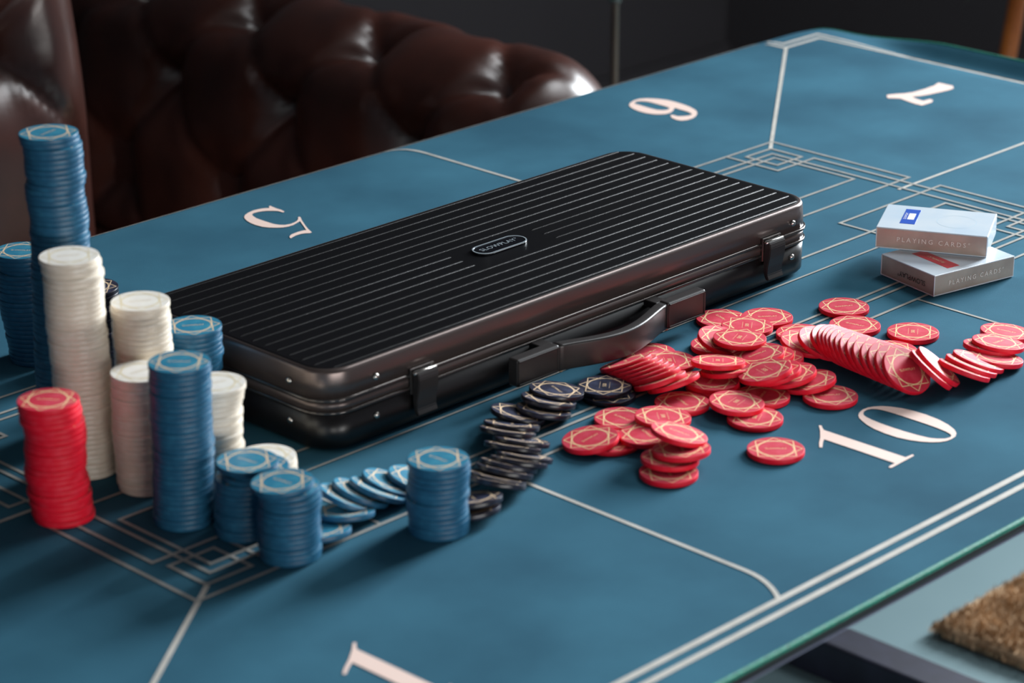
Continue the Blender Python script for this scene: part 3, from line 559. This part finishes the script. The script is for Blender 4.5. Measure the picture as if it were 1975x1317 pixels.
# ------------------------------------------------------------------ case
case = empty('chip_case', (-.0515, .143, TZ)); tag(case, 'black ribbed poker chip case with carrying handle lying on the mat', 'case')
KX0, KX1, KY0, KY1, KR = -.323, .219, .036, .250, .026
def cring(i, z): return [(x+.0515, y-.143, z) for x, y in rrect(KX0+i, KX1-i, KY0+i, KY1-i, KR-i*.8, 8)]
loft('base_shell', [cring(.0060, .002), cring(.0025, .0030), cring(.0010, .0050), cring(.0009, .012), cring(.0008, .0286)], M['case'], case)
loft('base_rail', [cring(.0008, .0285), cring(-.0004, .0293), cring(-.0010, .0301), cring(-.0009, .0309), cring(-.0004, .0315), cring(.0006, .0318)], M['case_rail'], case)
loft('seam_gasket', [cring(.0005, .0316), cring(.0006, .0382)], M['case_frame'], case)
loft('lid_rail', [cring(.0006, .0380), cring(-.0006, .0387), cring(-.0012, .0396), cring(-.0010, .0405), cring(-.0004, .0411), cring(.0008, .0414)], M['case_rail'], case)
loft('lid_shell', [cring(.0006, .0412), cring(.0012, .0520), cring(.0017, .0588), cring(.0020, .0598), cring(.0026, .0607), cring(.0034, .0613), cring(.0045, .0617), cring(.0050, .0617)], M['case_frame'], case)
loft('lid_panel', [cring(.0048, .0614), cring(.0054, .0618), cring(.0080, .0618)], M['case_lid'], case)
def rib(xa, xb, y):
    vs, fs = [], []; prof = [(-.0012, 0), (-.0006, .0006), (0, .0008), (.0006, .0006), (.0012, 0)]
    for x, s in ((xa, 0), (xa+.002, 1), (xb-.002, 1), (xb, 0)):
        for dy, dz in prof: vs.append((x+.0515, y-.143+dy, .0617+dz*s))
    for a in range(3):
        for k in range(4): fs.append((a*5+k, (a+1)*5+k, (a+1)*5+k+1, a*5+k+1))
    mesh_obj('rib', vs, fs, M['case_rib'], case, True)
for k in range(16):
    y = .0455+.0131*k
    e = .012 if k in (0, 15) else .006
    if .120 < y < .160:
        rib(KX0+e+.004, -.090, y); rib(-.002, KX1-e-.004, y)
    else: rib(KX0+e+.004, KX1-e-.004, y)
def stadium(cx, cy, L, H, z, n=12):
    r = H/2; pts = []
    for s, a0 in ((1, -90), (-1, 90)):
        for i in range(n+1):
            a = math.radians(a0+180*i/n); pts.append((cx+s*(L/2-r)+r*math.cos(a), cy+r*math.sin(a), z))
    return pts
BX, BY = -.047+.0515, .1405-.143
badge = loft('badge', [stadium(BX, BY, .0530, .0200, .0612), stadium(BX, BY, .0530, .0200, .0630), stadium(BX, BY, .0522, .0192, .0633)], M['badge'], case, False)
loft('badge_rim', [stadium(BX, BY, .0526, .0196, .0631), stadium(BX, BY, .0526, .0196, .0637), stadium(BX, BY, .0506, .0176, .0637), stadium(BX, BY, .0506, .0176, .0632)], M['badge_silver'], badge, False, False, False)
def lettering(name, body, size, origin, ax, ay, m, parent, spacing=1.0, lift=.0002):
    vs, fs = text_verts(body, size, spacing); ax, ay = Vector(ax).normalized(), Vector(ay).normalized(); nn = ax.cross(ay)
    return mesh_obj(name, [Vector(origin)+ax*v.x+ay*v.y+nn*lift for v in vs], fs, m, parent)
lettering('badge_lettering', 'SLOWPLAY°', .0074, (BX, BY+.0002, .0634), (1, 0, 0), (0, 1, 0), M['badge_silver'], badge, 1.02)
def rivet(x, y, z, nrm):
    d = Vector(nrm); prof = [(.0026, 0), (.0024, .0007), (.0015, .0014), (0, .0016)]
    a = Vector((0, 0, 1)); b = d.cross(a); vs, fs = [], []
    for r, h in prof[:-1]:
        for k in range(12):
            t = 2*math.pi*k/12; vs.append(Vector((x+.0515, y-.143, z))+d*h+a*(r*math.cos(t))+b*(r*math.sin(t)))
    vs.append(Vector((x+.0515, y-.143, z))+d*.0016)
    for q in range(2):
        for k in range(12): fs.append((q*12+k, q*12+(k+1) % 12, (q+1)*12+(k+1) % 12, (q+1)*12+k))
    for k in range(12): fs.append((24+k, 24+(k+1) % 12, 36))
    mesh_obj('rivet', vs, fs, M['chrome'], case, True)
for x in (-.275, .187):
    for z in (.0485, .0195): rivet(x, KY0, z, (0, -1, 0))
for z in (.0492, .0195): rivet(KX0, .073, z, (-1, 0, 0)); rivet(KX1, .073, z, (1, 0, 0))
for cx in (-.2325, .1575):
    o = empty('latch', (cx+.0515, KY0-.143, 0), case)
    box('latch_plate', -.0115, .0115, -.0022, .0015, .026, .0455, M['case_rail'], o, .0006)
    bm = bmesh.new()                               # lever bowed outward, hooked over the lid rail
    prof = [(-.0025, .0440), (-.0080, .0425), (-.0090, .0385), (-.0082, .0300), (-.0064, .0215), (-.0060, .0150), (-.0078, .0110), (-.0050, .0104), (-.0024, .0150), (-.0018, .0250)]
    va = [bm.verts.new((-.0098, y, z)) for y, z in prof]; vb = [bm.verts.new((.0098, y, z)) for y, z in prof]
    bm.faces.new(va); bm.faces.new(list(reversed(vb)))
    for i in range(len(prof)): j = (i+1) % len(prof); bm.faces.new((va[j], va[i], vb[i], vb[j]))
    bmesh.ops.recalc_face_normals(bm, faces=bm.faces)
    bmesh.ops.bevel(bm, geom=[e for e in bm.edges], offset=.0006, segments=2, affect='EDGES')
    bm_obj('latch_lever', bm, M['handle'], o)
    tube('latch_pin', [(-.0108, -.0045, .0425), (.0108, -.0045, .0425)], .0014, M['chrome'], o, 8)
# carrying handle: two end blocks with a bowed grip between
hd = empty('handle', (0, KY0-.143, 0), case)
for xa, xb in ((-.157, -.113), (.008, .052)):
    bl = box('handle_end', xa+.0515, xb+.0515, -.0225, -.0125, .0112, .0328, M['handle'], hd, .0016, 3)
    bm = bmesh.new(); X0, X1 = xa+.0515, xb+.0515
    for q in ((X0+.0006, X0+.0022, .0122, .0318), (X1-.0022, X1-.0006, .0122, .0318), (X0+.0006, X1-.0006, .0122, .0138), (X0+.0006, X1-.0006, .0302, .0318)): add_box(bm, q[0], q[1], -.0232, -.0215, q[2], q[3], .0004, 1)
    bm_obj('raised_rim', bm, M['handle'], bl)
    box('hinge_tab', (xa if xa > -.1 else xb-.006)+.0515-.003, (xa+.006 if xa > -.1 else xb)+.0515+.003, -.0130, .0005, .0255, .0312, M['handle'], bl, .0008)
grip, gn = [], 28
for i in range(gn+1):
    q = i/gn; x = -.1125+q*.120+.0515; w = math.sin(math.pi*q)**1.3
    yc = -.0172-.0140*w; zc = .0215-.0012*w; hh = .0104; tt = .0048-.0004*w
    sec = rrect(-tt, tt, -hh, hh, .0018, 4); grip.append([(x, yc+a, zc+b) for a, b in sec])
loft('grip', grip, M['handle'], hd)
for x in (-.106, .012): tube('pivot_pin', [(x+.0515, -.017, .0085), (x+.0515, -.017, .0125)], .0016, M['gold'], hd, 8)

# ------------------------------------------------------------------ card boxes
def card_box(name, label, corner, ux, L, Wd, z0, H, seal, side_text, end_text):
    o = empty(name, (corner[0], corner[1], TZ+z0)); tag(o, label, 'card box', 'boxes of playing cards')
    o.rotation_euler = (0, 0, math.atan2(ux[1], ux[0]))
    e = .0007
    box('carton', e*.4, L-e*.4, e*.4, Wd-e*.4, e, H-e, M['foil'], o, .0006)
    box('top_panel', 0, L, 0, Wd, H-.0010, H, M['carton'], o, .0005)
    box('bottom_panel', 0, L, 0, Wd, 0, .0010, M['carton'], o, .0004)
    for x in (0, L-.0008):
        for y in (0, Wd-.0008): box('corner_edge', x, x+.0008, y, y+.0008, .0009, H-.0009, M['carton'], o, .0003)
    lettering('side_lettering', side_text, .0056, (L*.52, 0, H*.48), (1, 0, 0), (0, 0, 1), M['ink_silver'], o, 1.45)
    lettering('side_lettering', side_text, .0056, (L*.48, Wd, H*.48), (-1, 0, 0), (0, 0, 1), M['ink_silver'], o, 1.45)
    lettering('end_lettering', end_text, .0062, (0, Wd*.42, H*.46), (0, 1, 0), (0, 0, -1), M['ink_black'], o)
    return o
d1 = card_box('playing_card_box', 'white card box with a red seal, lying flat under the other box', (.2330, -.0735), (.9777, -.2100), .0875, .0648, .0005, .0180, 'seal_red', 'PLAYING CARDS°', 'SLOWPLAY°')
s1 = box('seal', .021, .034, .008, .051, .0178, .01815, M['seal_red'], d1)
lettering('seal_lettering', 'SLOWPLAY', .0040, (.0275, .029, .01816), (0, 1, 0), (-1, 0, 0), M['gold_pale'], s1)
d2 = card_box('playing_card_box', 'white card box with a blue seal, lying askew on top of the other', (.2556, .0030), (.4640, -.8858), .0915, .0623, .0187, .0180, 'seal_blue', 'PLAYING CARDS°', 'SLOWPLAY°')
box('end_panel', .0910, .0917, .001, .0613, .001, .017, M['carton'], d2)
s2 = box('seal', .017, .0295, .0145, .053, .0178, .01815, M['seal_blue'], d2)
box('seal_label', .0215, .0270, .026, .042, .0181, .01826, M['ink_white'], s2)
lettering('seal_lettering', 'SLOWPLAY', .0034, (.0195, .034, .01816), (0, 1, 0), (-1, 0, 0), M['ink_white'], s2)
vs, fs = [], []
for i in range(48):
    a = 2*math.pi*i/48; vs += [(.062+.0165*math.cos(a), .031+.0165*math.sin(a), .01805), (.062+.0158*math.cos(a), .031+.0158*math.sin(a), .01805)]
for i in range(48): j = (i+1) % 48; fs.append((2*i, 2*j, 2*j+1, 2*i+1))
mesh_obj('embossed_ring', vs, fs, M['ink_grey'], d2)

# ------------------------------------------------------------------ leather sofa
sofa = empty('leather_sofa', (.2, .9, 0)); tag(sofa, 'dark brown buttoned leather sofa with rolled arms drawn up behind the table', 'sofa')
SO = Vector((.2, .9, 0))
def tufted(name, fn, su, sv, nu, nv, a, b, u0, v0, depth, mask, parent, flip=False):
    """surface fn(u, v) in metres along both directions, pillowed into diamonds with buttons every a by b"""
    P = [[Vector(fn(su*i/nu, sv*j/nv)) for j in range(nv+1)] for i in range(nu+1)]
    vs, fs = [], []; btn = []
    def h(u, v):
        p = (u-u0)/a; q = (v-v0)/b; c1 = p+q; c2 = p-q
        L_ = a*b/math.hypot(a, b); f1 = abs(c1-round(c1))*L_; f2 = abs(c2-round(c2))*L_
        d2 = f1*f1+f2*f2; th = math.atan2(c1-round(c1), c2-round(c2))
        dip = math.exp(-d2/(.042**2)); near = math.exp(-d2/(.085**2))
        cr_ = math.exp(-(f1/.009)**2)+math.exp(-(f2/.009)**2)
        return 1-.75*dip-.30*cr_*near-.05*dip*math.cos(6*th)
    for i in range(nu+1):
        for j in range(nv+1):
            du = P[min(i+1, nu)][j]-P[max(i-1, 0)][j]; dv = P[i][min(j+1, nv)]-P[i][max(j-1, 0)]
            nn = du.cross(dv)
            nn = nn.normalized() if nn.length > 1e-9 else Vector((0, 0, 1))
            if flip: nn = -nn
            u, v = su*i/nu, sv*j/nv; mk = mask(u, v)
            vs.append(P[i][j]+nn*(depth*mk*(h(u, v)-1))-SO)
    for i in range(nu):
        for j in range(nv):
            k = i*(nv+1)+j; f_ = (k, k+nv+1, k+nv+2, k+1); fs.append(tuple(reversed(f_)) if flip else f_)
    o = mesh_obj(name, vs, fs, M['leather'], parent, True)
    for r in range(-8, 9):
        for c in range(-8, 9):
            if (r+c) % 2: continue
            u, v = u0+a*r/2, v0+b*c/2
            if not (0.01 < u < su-.01 and .01 < v < sv-.01) or mask(u, v) < .6: continue
            i, j = int(u/su*nu), int(v/sv*nv); p = vs[i*(nv+1)+j]
            du = P[min(i+1, nu)][j]-P[max(i-1, 0)][j]; dv = P[i][min(j+1, nv)]-P[i][max(j-1, 0)]; nn = du.cross(dv).normalized()*(-1 if flip else 1)
            bm = bmesh.new(); bmesh.ops.create_uvsphere(bm, u_segments=10, v_segments=6, radius=.011)
            q = nn.to_track_quat('Z', 'Y').to_matrix().to_4x4()
            bmesh.ops.transform(bm, matrix=Matrix.Translation(p+nn*.003) @ q @ Matrix.Diagonal((1, 1, .55, 1)), verts=bm.verts)
            bm_obj('button', bm, M['leather_dark'], o, True)
    return o
ARM_DZ = -.012; AR = .108
def roll_profile(t):
    """inner face up, over the roll, down the outside; t in metres"""
    cz = TZ-.105+ARM_DZ
    if t < .34: return -AR, cz-.34+t, cz
    if t < .34+math.pi*AR: a = math.pi-(t-.34)/AR; return AR*math.cos(a), cz+AR*math.sin(a), cz
    return AR, cz-(t-.34-math.pi*AR), cz
def roll_fn(u, v):
    x, z, cz = roll_profile(v); R0 = .13; s = 1.0
    if u < R0: s = max(.02, 1-((R0-u)/R0)**2.6)
    return (.585+x*s, .605+u, cz+(z-cz)*s-.02*(1-s))
tufted('rolled_back', roll_fn, 1.38, .34+math.pi*AR+.34, 170, 120, .21, .26, .115, .34+AR*1.15, .040, lambda u, v: sm(.045, .10, u)*(1-sm(.54, .64, v)), sofa, flip=True)
box('seat_base', .21-.2, .62-.2, .66-.9, 1.96-.9, .10, .32, M['leather'], sofa, .02, 3, True)
for a in (0, 1): box('seat_cushion', .22-.2, .475-.2, (.66, 1.31)[a]-.9, (1.29, 1.95)[a]-.9, .32, .42, M['leather'], sofa, .03, 4, True)
box('back_frame', .50-.2, .67-.2, .80-.9, 1.98-.9, .10, .60, M['leather'], sofa, .02, 3, True)
for x in (.26, .60):
    for y in (.75, 1.90): lathe('foot', [(.018, 0), (.026, .03), (.03, .08), (.022, .10)], M['wood_dark'], sofa, 12, (x-.2, y-.9, 0))
# a second leather seat at the left, its buttoned back turned to the table
chair = empty('leather_armchair', (-.25, 1.05, 0)); tag(chair, 'brown leather armchair with creased buttoned back at the photo\'s left edge', 'armchair')
SO = Vector((-.25, 1.05, 0))
def chair_back(u, v):
    r = .055; y0, x1 = .95, .185; L1 = .12; z = .34+v; y_ = y0+.05*sm(.30, .75, v)
    if u < L1: return (x1, y_+r+L1-u, z)
    if u < L1+math.pi/2*r: a = (u-L1)/r; return (x1-r+r*math.cos(a), y_+r-r*math.sin(a), z)
    return (x1-r-(u-L1-math.pi/2*r), y_, z)
tufted('buttoned_back', chair_back, .12+math.pi/2*.055+.62, .86, 110, 100, .23, .30, .266, .455, .055, lambda u, v: sm(.14, .22, u), chair, flip=True)
box('seat_base', -.48+.25, .17+.25, 1.0-1.05, 1.5-1.05, .10, .36, M['leather'], chair, .02, 3, True)
box('back_frame', -.48+.25, .17+.25, 1.06-1.05, 1.20-1.05, .30, 1.19, M['leather'], chair, .03, 3, True)
for x in (-.43, .12):
    for y in (1.03, 1.45): lathe('foot', [(.018, 0), (.026, .03), (.03, .08), (.022, .10)], M['wood_dark'], chair, 12, (x+.25, y-1.05, 0))

# ------------------------------------------------------------------ things standing behind the table
st = empty('metal_stand', (.985, .955, 0)); tag(st, 'thin upright metal pole standing behind the sofa arm', 'stand')
lathe('stand_base', [(.11, 0), (.11, .012), (.03, .02), (.012, .04)], M['pole'], st, 24)
tube('pole', [(0, 0, .03), (0, 0, .70), (0, 0, 1.35)], .0048, M['pole'], st, 10)
tube('collar', [(0, 0, .685), (0, 0, .735)], .0095, M['chrome'], st, 12)
lathe('top_plate', [(.01, 0), (.16, .006), (.16, .016), (.01, .02)], M['pole'], st, 28, (0, 0, 1.35))
ps = empty('plant_stand', (1.752, .738, 0)); tag(ps, 'honey-coloured wooden stand leg at the far right behind the mat', 'plant stand')
for k in range(3):
    a = math.radians(135+120*k); d = Vector((math.cos(a), math.sin(a), 0))
    tube('leg', [d*.17+Vector((0, 0, .0)), d*.085+Vector((0, 0, .75))], [.012, .0135], M['wood_orange'], ps, 10)
lathe('shelf', [(.005, 0), (.12, 0), (.125, .008), (.12, .018), (.005, .018)], M['wood_orange'], ps, 28, (0, 0, .75))
pl = empty('potted_plant', (1.752, .738, .768)); tag(pl, 'green plant with drooping leaves on the wooden stand', 'plant')
lathe('pot', [(.05, 0), (.075, .005), (.095, .12), (.10, .13), (.085, .13)], M['pot'], pl, 24)
rl = random.Random(3)
for k in range(14):
    a = 2*math.pi*k/14+rl.uniform(-.2, .2); d = Vector((math.cos(a), math.sin(a), 0)); s = Vector((-d.y, d.x, 0)); L = rl.uniform(.8, 1.1); vs, fs = [], []
    for i in range(11):
        q = i/10; c = d*(.03+.20*L*q)+Vector((0, 0, .12+.36*q*L-.655*q*q*L)); w = .016*math.sin(math.pi*min(.98, q*.9+.08))
        vs += [c-s*w+Vector((0, 0, .004)), c, c+s*w+Vector((0, 0, .004))]
    for i in range(10):
        for e in (0, 1): fs.append((3*i+e, 3*i+e+1, 3*i+e+4, 3*i+e+3))
    o = mesh_obj('leaf', vs, fs, M['leaf'], pl, True); md = o.modifiers.new('thickness', 'SOLIDIFY'); md.thickness = .001

# ------------------------------------------------------------------ rug
rug = empty('rug', (1.40, -.15, 0)); tag(rug, 'brown shaggy rug lying on the pale floor beside the table', 'rug')
loft('rug_base', [[(x-1.40, y+.15, z) for x, y in rrect(.955+i, 1.85-i, -.70+i, .392-i, .02)] for i, z in ((0, .001), (-.003, .010), (0, .018))], M['rug'], rug)
vs, fs = [], []; rr_ = random.Random(5)
for k in range(42000):
    x = rr_.uniform(.945, 1.5); y = rr_.uniform(-.15, .40)
    if x < .952 and rr_.random() < .5: x += .01
    h_ = rr_.uniform(.003, .009); a = rr_.uniform(0, 6.28); l = rr_.uniform(.001, .006); w = .0018
    dx, dy = math.cos(a), math.sin(a); n0 = len(vs)
    zb = .017 if (x > .957 and y < .388) else .008
    vs += [(x-1.4-dy*w, y+.15+dx*w, zb), (x-1.4+dy*w, y+.15-dx*w, zb), (x-1.4+dx*l, y+.15+dy*l, zb+.002+h_)]; fs.append((n0, n0+1, n0+2))
o = mesh_obj('pile', vs, fs, M['rug'], rug); o['kind'] = 'stuff'
